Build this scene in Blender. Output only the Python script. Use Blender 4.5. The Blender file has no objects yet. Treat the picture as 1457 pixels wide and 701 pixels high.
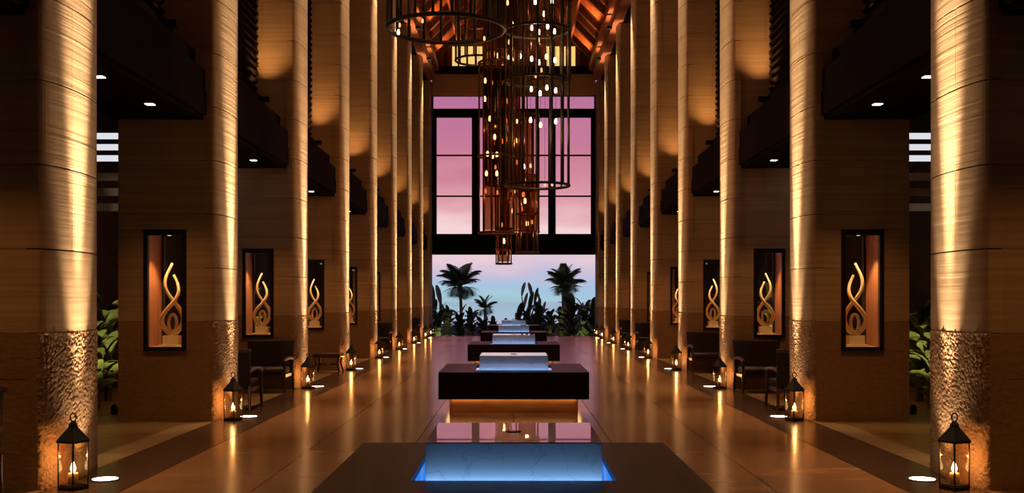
import bpy, bmesh, math, random
from mathutils import Vector, Matrix

random.seed(7)
scene = bpy.context.scene
COL = scene.collection
PI = math.pi
F = 1550.0            # focal length in pixels of the 1457 px wide frame
CZ = 1.616            # eye height

# ------------------------------------------------------------------ camera
cam_d = bpy.data.cameras.new('camera')
cam = bpy.data.objects.new('camera', cam_d)
COL.objects.link(cam)
cam.location = (0, 0, CZ)
cam.rotation_euler = (PI / 2, 0, 0)
cam_d.sensor_width = 36.0
cam_d.lens = F / 1457 * 36.0
cam_d.shift_x = -(731 - 728.5) / 1457
cam_d.shift_y = (428 - 350.5) / 1457
cam_d.clip_end = 30000
scene.camera = cam

# ------------------------------------------------------------------ view
scene.view_settings.view_transform = 'Standard'
scene.view_settings.look = 'None'
scene.view_settings.gamma = 1.0
scene.view_settings.use_curve_mapping = False
scene.view_settings.exposure = 0.0

# ------------------------------------------------------------------ dusk sky
world = bpy.data.worlds.new('dusk_sky')
scene.world = world
world.use_nodes = True
wn, wl = world.node_tree.nodes, world.node_tree.links
wn.clear()
w_out = wn.new('ShaderNodeOutputWorld')
w_bg = wn.new('ShaderNodeBackground')
w_tc = wn.new('ShaderNodeTexCoord')
w_sep = wn.new('ShaderNodeSeparateXYZ')
w_ns = wn.new('ShaderNodeTexNoise')
w_map = wn.new('ShaderNodeMapping')
w_map.inputs['Scale'].default_value = (3.5, 3.5, 16.0)
w_ns.inputs['Scale'].default_value = 2.4
w_ns.inputs['Detail'].default_value = 4.0
w_ma = wn.new('ShaderNodeMath'); w_ma.operation = 'MULTIPLY_ADD'
w_ma.inputs[1].default_value = 0.06
w_ramp = wn.new('ShaderNodeValToRGB')
el = w_ramp.color_ramp.elements
SKY = [(-0.02, (0.30, 0.50, 0.58)), (0.000, (0.38, 0.60, 0.70)), (0.014, (0.38, 0.55, 0.74)),
       (0.026, (0.58, 0.52, 0.70)), (0.040, (0.80, 0.60, 0.67)), (0.064, (0.95, 0.68, 0.69)),
       (0.088, (0.76, 0.36, 0.42)), (0.125, (0.62, 0.22, 0.32)), (0.19, (0.50, 0.17, 0.34)),
       (0.40, (0.13, 0.09, 0.20)), (0.9, (0.04, 0.05, 0.12))]
def w_t(v): return (v + 0.05)
while len(el) < len(SKY): el.new(0.5)
for e, (p, c) in zip(el, SKY):
    e.position = w_t(p); e.color = (*c, 1)
w_add = wn.new('ShaderNodeMath'); w_add.operation = 'ADD'; w_add.inputs[1].default_value = 0.05 - 0.030
wl.new(w_tc.outputs['Generated'], w_sep.inputs[0])
wl.new(w_tc.outputs['Generated'], w_map.inputs['Vector'])
wl.new(w_map.outputs[0], w_ns.inputs['Vector'])
wl.new(w_ns.outputs['Fac'], w_ma.inputs[0])
wl.new(w_sep.outputs['Z'], w_ma.inputs[2])
wl.new(w_ma.outputs[0], w_add.inputs[0])
wl.new(w_add.outputs[0], w_ramp.inputs[0])
wl.new(w_ramp.outputs[0], w_bg.inputs['Color'])
w_bg.inputs['Strength'].default_value = 1.0
wl.new(w_bg.outputs[0], w_out.inputs['Surface'])

# light strengths, kept together for tuning (watts)
P_UP_WIDE = 70
P_UP_MID = 1700
P_UP_NARROW = 21000
P_TOP = 3000
P_DOWN = 95
P_WASH = 110
P_CANDLE = 4.5
P_ROOF = 260
P_CHAND = 32
P_NICHE = 95
P_GARDEN = 60
WARM = (1.0, 0.60, 0.24)
UPC = (1.0, 0.70, 0.42)
AMBER = (1.0, 0.45, 0.13)

# ------------------------------------------------------------------ helpers
MATS = {}
def mat_new(name):
    m = bpy.data.materials.new(name); m.use_nodes = True
    m.node_tree.nodes.clear()
    MATS[name] = m
    return m, m.node_tree.nodes, m.node_tree.links

def mat_simple(name, col, rough=0.5, metal=0.0, spec=0.5, vary=0.0, noise=None, bump=0.0, coat=0.0):
    """principled with an optional stretched noise for grain; noise = (scale vec, strength)"""
    m, n, l = mat_new(name)
    out = n.new('ShaderNodeOutputMaterial'); p = n.new('ShaderNodeBsdfPrincipled')
    p.inputs['Base Color'].default_value = (*col, 1)
    p.inputs['Roughness'].default_value = rough
    p.inputs['Metallic'].default_value = metal
    p.inputs['Specular IOR Level'].default_value = spec
    p.inputs['Coat Weight'].default_value = coat
    p.inputs['Coat Roughness'].default_value = 0.03
    l.new(p.outputs[0], out.inputs['Surface'])
    fac = None
    if noise:
        g = n.new('ShaderNodeNewGeometry'); mp = n.new('ShaderNodeMapping')
        mp.inputs['Scale'].default_value = noise[0]
        ns = n.new('ShaderNodeTexNoise'); ns.inputs['Scale'].default_value = 1.0
        ns.inputs['Detail'].default_value = 5.0
        l.new(g.outputs['Position'], mp.inputs[0]); l.new(mp.outputs[0], ns.inputs['Vector'])
        mr = n.new('ShaderNodeMapRange')
        mr.inputs['From Min'].default_value = 0.25; mr.inputs['From Max'].default_value = 0.75
        mr.inputs['To Min'].default_value = 1 - noise[1]; mr.inputs['To Max'].default_value = 1 + noise[1]
        l.new(ns.outputs['Fac'], mr.inputs[0])
        fac = mr.outputs[0]
        if bump:
            b = n.new('ShaderNodeBump'); b.inputs['Strength'].default_value = bump
            b.inputs['Distance'].default_value = 0.02
            l.new(ns.outputs['Fac'], b.inputs['Height']); l.new(b.outputs[0], p.inputs['Normal'])
    if vary:
        oi = n.new('ShaderNodeObjectInfo'); mr2 = n.new('ShaderNodeMapRange')
        mr2.inputs['To Min'].default_value = 1 - vary; mr2.inputs['To Max'].default_value = 1 + vary
        l.new(oi.outputs['Random'], mr2.inputs[0])
        if fac is not None:
            mm = n.new('ShaderNodeMath'); mm.operation = 'MULTIPLY'
            l.new(fac, mm.inputs[0]); l.new(mr2.outputs[0], mm.inputs[1]); fac = mm.outputs[0]
        else:
            fac = mr2.outputs[0]
    if fac is not None:
        vm = n.new('ShaderNodeVectorMath'); vm.operation = 'SCALE'
        vm.inputs[0].default_value = col
        l.new(fac, vm.inputs['Scale']); l.new(vm.outputs[0], p.inputs['Base Color'])
    return m

def mat_emit(name, col, strength, sample=False):
    m, n, l = mat_new(name)
    out = n.new('ShaderNodeOutputMaterial'); e = n.new('ShaderNodeEmission')
    e.inputs['Color'].default_value = (*col, 1); e.inputs['Strength'].default_value = strength
    l.new(e.outputs[0], out.inputs['Surface'])
    if not sample: m.cycles.emission_sampling = 'NONE'
    return m

def mat_pane(name, tint=(1, 1, 1), ior=1.45, rough=0.0):
    """thin clear pane: see-through with fresnel reflection"""
    m, n, l = mat_new(name)
    out = n.new('ShaderNodeOutputMaterial'); t = n.new('ShaderNodeBsdfTransparent')
    g = n.new('ShaderNodeBsdfGlossy'); mx = n.new('ShaderNodeMixShader'); fr = n.new('ShaderNodeFresnel')
    fr.inputs['IOR'].default_value = ior
    t.inputs['Color'].default_value = (*tint, 1); g.inputs['Roughness'].default_value = rough
    ge = n.new('ShaderNodeNewGeometry'); iv = n.new('ShaderNodeMath'); iv.operation = 'SUBTRACT'; iv.inputs[0].default_value = 1.0
    ml = n.new('ShaderNodeMath'); ml.operation = 'MULTIPLY'      # reflect at the outer face only: no false total reflection inside a thin sheet
    l.new(ge.outputs['Backfacing'], iv.inputs[1]); l.new(fr.outputs[0], ml.inputs[0]); l.new(iv.outputs[0], ml.inputs[1])
    l.new(ml.outputs[0], mx.inputs[0]); l.new(t.outputs[0], mx.inputs[1]); l.new(g.outputs[0], mx.inputs[2])
    l.new(mx.outputs[0], out.inputs['Surface'])
    return m

def obj(name, mesh, material=None, parent=None, loc=(0, 0, 0), rot=(0, 0, 0), scale=None):
    o = bpy.data.objects.new(name, mesh)
    COL.objects.link(o)
    if material and mesh is not None and not mesh.materials:
        mesh.materials.append(MATS[material])
    o.location = loc; o.rotation_euler = rot
    if scale: o.scale = scale
    if parent: o.parent = parent
    return o

def tag(o, label=None, cat=None, group=None, kind=None):
    if label: o['label'] = label
    if cat: o['category'] = cat
    if group: o['group'] = group
    if kind: o['kind'] = kind
    return o

def thing(name, label, cat, loc=(0, 0, 0), rz=0, group=None):
    o = obj(name, None, None, None, loc, (0, 0, rz))
    o.empty_display_size = 0.1
    return tag(o, label, cat, group)

def lamp(name, kind, parent, loc, power, col=WARM, size=0.05, angle=40, blend=1.0, aim=None):
    d = bpy.data.lights.new(name, kind); d.energy = power; d.color = col
    d.shadow_soft_size = size
    if kind == 'SPOT':
        d.spot_size = math.radians(angle); d.spot_blend = blend
    o = bpy.data.objects.new(name, d); COL.objects.link(o)
    o.location = loc
    if aim is not None:
        o.rotation_euler = (Vector(aim) - Vector(loc)).to_track_quat('-Z', 'Y').to_euler()
    if parent: o.parent = parent
    return o

class MB:
    """collects shapes into one mesh"""
    def __init__(s): s.bm = bmesh.new()
    def box(s, x0, x1, y0, y1, z0, z1, rot=None, bevel=0.0):
        c = Vector(((x0 + x1) / 2, (y0 + y1) / 2, (z0 + z1) / 2))
        m = Matrix.Translation(c)
        if rot is not None: m = m @ rot
        m = m @ Matrix.Diagonal((abs(x1 - x0), abs(y1 - y0), abs(z1 - z0), 1))
        r = bmesh.ops.create_cube(s.bm, size=1.0, matrix=m)
        if bevel:
            es = set()
            for v in r['verts']: es.update(v.link_edges)
            bmesh.ops.bevel(s.bm, geom=list(es), offset=bevel, segments=2, affect='EDGES', profile=0.6)
        return s
    def tube(s, pts, rad, seg=8, caps=True, closed=False):
        pts = [Vector(p) for p in pts]; n = len(pts)
        rings = []; up = Vector((0.13, 0.31, 0.94)).normalized()
        for i, p in enumerate(pts):
            if closed: d = pts[(i + 1) % n] - pts[i - 1]
            else: d = pts[min(i + 1, n - 1)] - pts[max(i - 1, 0)]
            d.normalize()
            u = d.cross(up)
            if u.length < 1e-3: u = d.cross(Vector((1, 0, 0)))
            u.normalize(); v = u.cross(d).normalized()
            up = v if abs(v.dot(up)) > 0.2 else up
            r = rad[i] if isinstance(rad, (list, tuple)) else rad
            rings.append([s.bm.verts.new(p + (u * math.cos(2 * PI * k / seg) + v * math.sin(2 * PI * k / seg)) * r) for k in range(seg)])
        m = n if closed else n - 1
        for i in range(m):
            a, b = rings[i], rings[(i + 1) % n]
            for k in range(seg):
                s.bm.faces.new((a[k], a[(k + 1) % seg], b[(k + 1) % seg], b[k]))
        if caps and not closed:
            s.bm.faces.new(rings[0][::-1]); s.bm.faces.new(rings[-1])
        return s
    def lathe(s, prof, seg=16, center=(0, 0, 0), phase=0.0):
        c = Vector(center); rings = []
        for r, z in prof:
            rings.append([s.bm.verts.new(c + Vector((r * math.cos(phase + 2 * PI * k / seg), r * math.sin(phase + 2 * PI * k / seg), z))) for k in range(seg)])
        for a, b in zip(rings, rings[1:]):
            for k in range(seg):
                s.bm.faces.new((a[k], a[(k + 1) % seg], b[(k + 1) % seg], b[k]))
        s.bm.faces.new(rings[0][::-1]); s.bm.faces.new(rings[-1])
        return s
    def prism(s, poly, z0, z1):
        """poly in xy, extruded in z"""
        lo = [s.bm.verts.new((x, y, z0)) for x, y in poly]; hi = [s.bm.verts.new((x, y, z1)) for x, y in poly]
        n = len(poly)
        for k in range(n): s.bm.faces.new((lo[k], lo[(k + 1) % n], hi[(k + 1) % n], hi[k]))
        s.bm.faces.new(lo[::-1]); s.bm.faces.new(hi)
        return s
    def prism_y(s, poly, y0, y1):
        """poly in xz, extruded along y"""
        lo = [s.bm.verts.new((x, y0, z)) for x, z in poly]; hi = [s.bm.verts.new((x, y1, z)) for x, z in poly]
        n = len(poly)
        for k in range(n): s.bm.faces.new((lo[k], lo[(k + 1) % n], hi[(k + 1) % n], hi[k]))
        s.bm.faces.new(lo[::-1]); s.bm.faces.new(hi)
        return s
    def mesh(s, name, smooth=False):
        bmesh.ops.recalc_face_normals(s.bm, faces=s.bm.faces)
        me = bpy.data.meshes.new(name); s.bm.to_mesh(me); s.bm.free()
        if smooth:
            for p in me.polygons: p.use_smooth = True
        return me
    def build(s, name, material, parent=None, smooth=False, loc=(0, 0, 0), rot=(0, 0, 0)):
        return obj(name, s.mesh(name, smooth), material, parent, loc, rot)

def bx(name, material, parent, x0, x1, y0, y1, z0, z1, bevel=0.0):
    return MB().box(x0, x1, y0, y1, z0, z1, bevel=bevel).build(name, material, parent)

# ------------------------------------------------------------------ materials
def mat_stone(name, col, striate=0.14, bump=0.26, rough=0.75, grain=(0.35, 0.35, 26)):
    m, n, l = mat_new(name)
    out = n.new('ShaderNodeOutputMaterial'); p = n.new('ShaderNodeBsdfPrincipled')
    p.inputs['Roughness'].default_value = rough; p.inputs['Specular IOR Level'].default_value = 0.3
    g = n.new('ShaderNodeNewGeometry'); mp = n.new('ShaderNodeMapping'); mp.inputs['Scale'].default_value = grain
    ns = n.new('ShaderNodeTexNoise'); ns.inputs['Scale'].default_value = 1.0; ns.inputs['Detail'].default_value = 3
    big = n.new('ShaderNodeTexNoise'); big.inputs['Scale'].default_value = 0.9; big.inputs['Detail'].default_value = 4
    oi = n.new('ShaderNodeObjectInfo')
    l.new(g.outputs['Position'], mp.inputs[0]); l.new(mp.outputs[0], ns.inputs['Vector']); l.new(g.outputs['Position'], big.inputs['Vector'])
    a = n.new('ShaderNodeMapRange'); a.inputs['From Min'].default_value = 0.3; a.inputs['From Max'].default_value = 0.7
    a.inputs['To Min'].default_value = 1 - striate; a.inputs['To Max'].default_value = 1 + striate
    b = n.new('ShaderNodeMapRange'); b.inputs['From Min'].default_value = 0.3; b.inputs['From Max'].default_value = 0.7
    b.inputs['To Min'].default_value = 0.9; b.inputs['To Max'].default_value = 1.08
    c = n.new('ShaderNodeMapRange'); c.inputs['To Min'].default_value = 0.95; c.inputs['To Max'].default_value = 1.05
    l.new(ns.outputs['Fac'], a.inputs[0]); l.new(big.outputs['Fac'], b.inputs[0]); l.new(oi.outputs['Random'], c.inputs[0])
    m1 = n.new('ShaderNodeMath'); m1.operation = 'MULTIPLY'; m2 = n.new('ShaderNodeMath'); m2.operation = 'MULTIPLY'
    l.new(a.outputs[0], m1.inputs[0]); l.new(b.outputs[0], m1.inputs[1]); l.new(m1.outputs[0], m2.inputs[0]); l.new(c.outputs[0], m2.inputs[1])
    vm = n.new('ShaderNodeVectorMath'); vm.operation = 'SCALE'; vm.inputs[0].default_value = col
    l.new(m2.outputs[0], vm.inputs['Scale']); l.new(vm.outputs[0], p.inputs['Base Color'])
    bp = n.new('ShaderNodeBump'); bp.inputs['Strength'].default_value = bump; bp.inputs['Distance'].default_value = 0.01
    l.new(ns.outputs['Fac'], bp.inputs['Height']); l.new(bp.outputs[0], p.inputs['Normal'])
    l.new(p.outputs[0], out.inputs['Surface'])

mat_stone('sandstone', (0.50, 0.36, 0.225))
mat_stone('sandstone_rough', (0.33, 0.205, 0.115), striate=0.12, bump=0.7, rough=0.7, grain=(13, 13, 24))
mat_simple('joint', (0.10, 0.065, 0.035), 0.9)
mat_simple('timber_dark', (0.009, 0.005, 0.0045), 0.8, spec=0.04, noise=((14, 0.8, 14), 0.35))
mat_simple('timber_red', (0.30, 0.085, 0.030), 0.5, noise=((9, 9, 2.0), 0.35), vary=0.15)
mat_simple('board_red', (0.20, 0.060, 0.026), 0.55, noise=((3, 9, 3.0), 0.35), vary=0.2)
mat_simple('wood_reveal', (0.42, 0.17, 0.07), 0.4, noise=((12, 12, 1.2), 0.25))
mat_simple('frame_black', (0.012, 0.008, 0.006), 0.4)
mat_simple('window_frame', (0.004, 0.003, 0.003), 0.6, spec=0.1)
mat_simple('wood_chair', (0.060, 0.022, 0.012), 0.35, noise=((10, 10, 10), 0.3))
mat_simple('cushion', (0.018, 0.008, 0.007), 0.85)
mat_simple('metal_black', (0.030, 0.030, 0.026), 0.45, metal=0.6)
mat_simple('bronze', (0.10, 0.045, 0.022), 0.35, metal=0.85)
mat_simple('copper_tube', (0.12, 0.045, 0.024), 0.4, metal=0.5)
mat_simple('gold', (0.90, 0.74, 0.45), 0.33, metal=0.6)
mat_simple('plinth', (0.62, 0.50, 0.32), 0.5)
mat_simple('wax', (0.85, 0.62, 0.34), 0.6)
mat_simple('pool_slab', (0.013, 0.006, 0.004), 0.42, spec=0.22, noise=((3, 3, 3), 0.3))
mat_simple('pool_base', (0.36, 0.17, 0.08), 0.35, noise=((1.5, 4, 9), 0.4))
mat_simple('floor_stone', (0.30, 0.150, 0.065), 0.20, spec=0.5, noise=((0.6, 3.2, 1), 0.36), bump=0.12, vary=0.18)
mat_simple('floor_dark', (0.060, 0.032, 0.018), 0.24, spec=0.5, noise=((1.2, 1.2, 1), 0.2), vary=0.10)
mat_simple('floor_aisle', (0.20, 0.125, 0.060), 0.35, noise=((0.7, 2.6, 1), 0.2), vary=0.08)
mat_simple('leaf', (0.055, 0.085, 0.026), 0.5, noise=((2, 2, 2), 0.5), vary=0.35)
mat_simple('leaf_lit', (0.16, 0.20, 0.045), 0.45, noise=((3, 3, 3), 0.4), vary=0.3)  # brighter, yellower copy of leaf: spotlit look put into the colour
mat_simple('trunk', (0.09, 0.065, 0.035), 0.9, noise=((3, 3, 14), 0.4))
mat_simple('ground', (0.014, 0.022, 0.010), 0.95, noise=((1, 1, 1), 0.4))
mat_simple('sea', (0.16, 0.46, 0.48), 0.05, spec=0.06, noise=((0.05, 0.5, 1), 0.4))
mat_simple('louver_white', (0.75, 0.75, 0.78), 0.6)
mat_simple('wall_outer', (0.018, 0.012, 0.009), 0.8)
mat_emit('lamp_white', (1.0, 0.86, 0.62), 9.0)
mat_emit('lamp_down', (1.0, 0.90, 0.72), 7.0)
mat_emit('flame', (1.0, 0.72, 0.34), 22.0)
mat_emit('bulb', (1.0, 0.72, 0.40), 9.0)
mat_emit('bulb_dim', (1.0, 0.42, 0.17), 1.6)
mat_emit('pool_light', (0.015, 0.27, 0.90), 1.5, sample=True)
mat_emit('pool_light_up', (0.34, 0.52, 1.0), 8.5, sample=True)
mat_emit('under_light', (1.0, 0.50, 0.17), 9.0, sample=True)
mat_emit('lit_window', (1.0, 0.66, 0.20), 0.95)
mat_emit('lit_white', (0.92, 0.94, 1.0), 0.8)
mat_pane('pane', (1, 1, 1))
mat_pane('lantern_glass', (1.0, 0.93, 0.82), 1.35)
mat_pane('bulb_glass', (1.0, 0.85, 0.7), 1.3)
mat_pane('amber_shade', (0.50, 0.29, 0.17), 1.4, 0.1)
# pool water: clear with a blue cast
mat_pane('water', (0.72, 0.92, 1.0), 1.33, 0.02)
# veined white marble with a wet coat
def mat_marble():
    m, n, l = mat_new('marble')
    out = n.new('ShaderNodeOutputMaterial'); p = n.new('ShaderNodeBsdfPrincipled')
    p.inputs['Roughness'].default_value = 0.3
    p.inputs['Coat Weight'].default_value = 1.0; p.inputs['Coat Roughness'].default_value = 0.015; p.inputs['Coat IOR'].default_value = 2.4
    g = n.new('ShaderNodeNewGeometry')
    ns = n.new('ShaderNodeTexNoise'); ns.inputs['Scale'].default_value = 3.0; ns.inputs['Detail'].default_value = 8; ns.inputs['Distortion'].default_value = 1.4
    r = n.new('ShaderNodeValToRGB')
    r.color_ramp.elements[0].position = 0.485; r.color_ramp.elements[0].color = (0.74, 0.66, 0.58, 1)
    r.color_ramp.elements[1].position = 0.515; r.color_ramp.elements[1].color = (0.74, 0.66, 0.58, 1)
    e = r.color_ramp.elements.new(0.5); e.color = (0.58, 0.51, 0.46, 1)
    l.new(g.outputs['Position'], ns.inputs['Vector']); l.new(ns.outputs['Fac'], r.inputs[0])
    l.new(r.outputs[0], p.inputs['Base Color']); l.new(p.outputs[0], out.inputs['Surface'])
mat_marble()

# ------------------------------------------------------------------ layout
SP = 5.344                 # pier spacing
NEAR0 = 9.30               # near edge of the first pier
LEN = 1.26                 # length of the rounded pier front
XC, BUL = 4.07, 0.12       # chord and bulge of the rounded front
XO = 5.33                  # outer end of the pier wall
WT = 0.70                  # pier wall thickness
NP = 9
COURSE = 0.722
DADO = 1.34
NCOURSE = 15
TOP = DADO + NCOURSE * COURSE      # 12.17
END_Y = 52.55
FLOOR_END = 50.2
ORD = ['ninth', 'eighth', 'seventh', 'sixth', 'fifth', 'fourth', 'third', 'second', 'first']
def near(k): return NEAR0 + SP * k
def side_name(s): return 'left' if s < 0 else 'right'
def place(k, s): return f'{ORD[k]} pier from the sea opening, {side_name(s)} side facing sea'

# ------------------------------------------------------------------ floor
Y0F = -6.0
floor = bx('floor', 'joint', None, -7.6, 7.6, Y0F, FLOOR_END, -0.25, -0.012)
tag(floor, kind='structure')
XB = 3.34
TW, TL = XB * 2 / 6, 1.6
nrow = int((FLOOR_END - 2.0) / TL)
def tile_mesh(name, w, l, material):
    me = MB().box(0.005, w - 0.005, 0.005, l - 0.005, -0.03, 0.0).mesh(name)
    me.materials.append(MATS[material]); return me
t_n = tile_mesh('floor_tile', TW, TL, 'floor_stone')
t_b = tile_mesh('border_slab', 4.02 - XB, TL, 'floor_dark')
t_a = tile_mesh('aisle_slab', (7.5 - 4.02) / 2, TL, 'floor_aisle')
for j in range(-1, nrow + 1):
    y = 2.0 + j * TL
    sc = 1.0 if y + TL <= FLOOR_END else max((FLOOR_END - y) / TL, 0.02)
    if sc < 0.05: continue
    for i in range(6):
        obj('floor_tile', t_n, None, floor, (-XB + i * TW, y, 0), scale=(1, sc, 1))
    for x in (-4.02, XB):
        obj('border_slab', t_b, None, floor, (x, y, 0), scale=(1, sc, 1))
    for x in (-7.5, -7.5 + 1.74, 4.02, 4.02 + 1.74):
        obj('aisle_slab', t_a, None, floor, (x, y, 0), scale=(1, sc, 1))
bx('floor_tile', 'floor_stone', floor, -7.5, 7.5, Y0F, 2.0 - TL - 0.003, -0.03, 0)

# ------------------------------------------------------------------ dark aisle walls and roof, back wall, added against sky light
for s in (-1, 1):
    w = bx('wall_' + side_name(s), 'wall_outer', None, s * 7.5, s * 7.7, Y0F, END_Y + 1, -0.1, 6.2)  # added wall where dark garden lies, blocks the sky
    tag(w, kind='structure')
    c = bx('ceiling_aisle_' + side_name(s), 'wall_outer', None, s * 5.36, s * 7.7, Y0F, END_Y + 1, 6.2, 6.3)  # added dark roof, keeps the sky out of the side gaps
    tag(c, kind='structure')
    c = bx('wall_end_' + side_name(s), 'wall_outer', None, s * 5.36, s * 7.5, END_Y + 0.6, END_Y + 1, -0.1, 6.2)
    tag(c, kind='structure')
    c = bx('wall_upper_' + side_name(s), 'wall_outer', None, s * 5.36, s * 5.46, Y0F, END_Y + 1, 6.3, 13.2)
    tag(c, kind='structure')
wb = bx('wall_back', 'sandstone', None, -7.7, 7.7, Y0F - 0.3, Y0F, -0.1, 16.5)  # unseen, added to keep sky light off the pier fronts
tag(wb, kind='structure')

# ------------------------------------------------------------------ piers
def arc_x(t): return XC - BUL * math.sqrt(max(0.0, 1 - (2 * t - 1) ** 2))
def front_poly(s, t0, t1, n=14):
    """plan of one stone of the rounded front, y measured from the near edge"""
    # even angles round the ellipse
    a0, a1 = math.acos(1 - 2 * t0), math.acos(1 - 2 * t1)
    pts = []
    for i in range(n + 1):
        a = a0 + (a1 - a0) * i / n
        t = (1 - math.cos(a)) / 2
        pts.append((s * arc_x(t), LEN * t))
    back = XC + 0.10
    pts += [(s * back, LEN * t1), (s * back, LEN * t0)]
    return pts
G = 0.006
STONES = {}
for s in (-1, 1):
    for nm, (a, b) in {'A0': (0, 0.36), 'A1': (0.364, 1), 'B0': (0, 0.70), 'B1': (0.704, 1)}.items():
        me = MB().prism(front_poly(s, a, b), G, COURSE - G).mesh('front_stone', False)
        me.materials.append(MATS['sandstone']); STONES[(s, nm)] = me
    # chiselled dado: a dense relief surface on the rounded front
    bm = bmesh.new(); NU, NV = 120, 120
    from mathutils import noise as mnoise
    grid = []
    for j in range(NV + 1):
        row = []
        z = DADO * j / NV
        for i in range(NU + 1):
            a = PI * i / NU; t = (1 - math.cos(a)) / 2
            p = Vector((s * arc_x(t), LEN * t, z))
            q = Vector((p.x * 0.4, LEN * t, z)) * 21.0
            cell = mnoise.voronoi(q)[0]
            d = 0.011 * min(1.0, (cell[1] - cell[0]) * 1.6) + 0.005 * mnoise.noise(q * 2.3)
            if j in (0, NV) or i in (0, NU): d = 0
            nx = -s * 1.0 * math.sin(a) ; ny = -(math.cos(a)) * 0.35
            nrm = Vector((nx, ny, 0)).normalized()
            row.append(bm.verts.new(p + nrm * d))
        grid.append(row)
    for j in range(NV):
        for i in range(NU):
            bm.faces.new((grid[j][i], grid[j][i + 1], grid[j + 1][i + 1], grid[j + 1][i]))
    bk = [[bm.verts.new((s * (XC + 0.10), LEN * t, z)) for t in (0, 1)] for z in (0, DADO)]
    bmesh.ops.recalc_face_normals(bm, faces=bm.faces)
    bm.faces.new([grid[NV][i] for i in range(NU + 1)] + [bk[1][1], bk[1][0]])
    bm.faces.new([grid[j][0] for j in range(NV + 1)] + [bk[1][0], bk[0][0]])
    bm.faces.new([grid[j][NU] for j in range(NV + 1)] + [bk[1][1], bk[0][1]])
    me = bpy.data.meshes.new('dado'); bm.to_mesh(me); bm.free(); me.materials.append(MATS['sandstone_rough'])
    STONES[(s, 'dado')] = me
# wall stones behind the front, with an opening for the display window
NX0, NX1, NZ0, NZ1 = 4.41, 4.98, 0.943, 2.578
WALLX = (XC + 0.10, XO)
def wall_rects():
    out = []
    def band(z0, z1, split, mt):
        xs = [WALLX[0]] + split + [WALLX[1]]
        for a, b in zip(xs, xs[1:]):
            if z1 <= NZ0 + 1e-6 or z0 >= NZ1 - 1e-6:
                out.append((a, b, z0, z1, mt)); continue
            # jambs
            if a < NX0: out.append((a, min(b, NX0), z0, z1, mt))
            if b > NX1: out.append((max(a, NX1), b, z0, z1, mt))
    band(0, NZ0, [4.8], 'sandstone_rough'); band(NZ0, DADO, [], 'sandstone_rough')
    z = DADO
    for i in range(NCOURSE):
        z1 = z + COURSE
        if z < NZ1 < z1:
            band(z, NZ1, [], 'sandstone'); band(NZ1, z1, [], 'sandstone')
        else:
            inside = z1 > NZ0 and z < NZ1
            band(z, z1, [] if inside else [4.62 if i % 2 else 5.0], 'sandstone')
        z = z1
    return out
WRECT = wall_rects()
WMESH = {}
for s in (-1, 1):
    for i, (a, b, z0, z1, mt) in enumerate(WRECT):
        me = MB().box(s * (a + 0.002), s * (b - 0.002), 0.03, 0.03 + WT, z0 + 0.0025, z1 - 0.0025).mesh('wall_stone')
        me.materials.append(MATS[mt]); WMESH[(s, i)] = me
    m_ = MB(); c0, c1 = XC - 0.02, XC + 0.16
    m_.box(s * c0, s * c1, 0.045, LEN - 0.02, 0, TOP - 0.01)
    for (x0, x1, z0, z1) in ((WALLX[0], NX0 - 0.03, 0, TOP - .01), (NX1 + 0.03, XO - 0.01, 0, TOP - .01),
                             (NX0 - 0.03, NX1 + 0.03, 0, NZ0 - 0.03), (NX0 - 0.03, NX1 + 0.03, NZ1 + 0.03, TOP - .01)):
        m_.box(s * x0, s * x1, 0.036, 0.024 + WT, z0, z1)
    me = m_.mesh('core'); me.materials.append(MATS['joint']); STONES[(s, 'core')] = me
for s in (-1, 1):
    for k in range(NP):
        t = thing('stone_pier', f'tall lit sandstone pier, {ORD[k]} from the sea opening, {side_name(s)} side facing sea', 'column',
                  (0, near(k), 0), 0, 'sandstone piers along the hall')
        obj('core', STONES[(s, 'core')], None, t)
        tag(obj('dado', STONES[(s, 'dado')], None, t), label='rough chiselled stone base')
        for c in range(NCOURSE):
            v = 'A' if c % 2 else 'B'
            for h in '01':
                obj('front_stone', STONES[(s, v + h)], None, t, (0, 0, DADO + c * COURSE))
        for i in range(len(WRECT)):
            obj('wall_stone', WMESH[(s, i)], None, t)

# ------------------------------------------------------------------ recessed floor uplights
up_ring = MB().lathe([(0.135, 0.0), (0.135, 0.006), (0.115, 0.007), (0.115, 0.0)], 28).mesh('trim_ring', True)
up_lens = MB().lathe([(0.112, 0.0), (0.112, 0.008), (0.0001, 0.010)], 28).mesh('lens', True)
up_ring.materials.append(MATS['metal_black']); up_lens.materials.append(MATS['lamp_white'])
for s in (-1, 1):
    for k in range(NP):
        x, y = s * 3.70, near(k) + LEN * 0.45
        if y > FLOOR_END: continue
        t = thing('floor_uplight', 'glowing round floor uplight at ' + place(k, s), 'uplight', (x, y, 0.0005), 0, 'recessed floor uplights')
        obj('trim_ring', up_ring, None, t); obj('lens', up_lens, None, t)
        lamp('beam', 'SPOT', t, (0, 0, 0.03), P_UP_WIDE, UPC, 0.05, 75, 1.0, aim=(s * 0.28, 0.05, 1.3))
        lamp('beam', 'SPOT', t, (0, 0, 0.03), P_UP_MID, UPC, 0.05, 26, 1.0, aim=(s * 0.28, 0.05, 4))
        lamp('beam', 'SPOT', t, (0, 0, 0.03), P_UP_NARROW, UPC, 0.05, 12, 1.0, aim=(s * 0.3, 0.05, 9))

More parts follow.
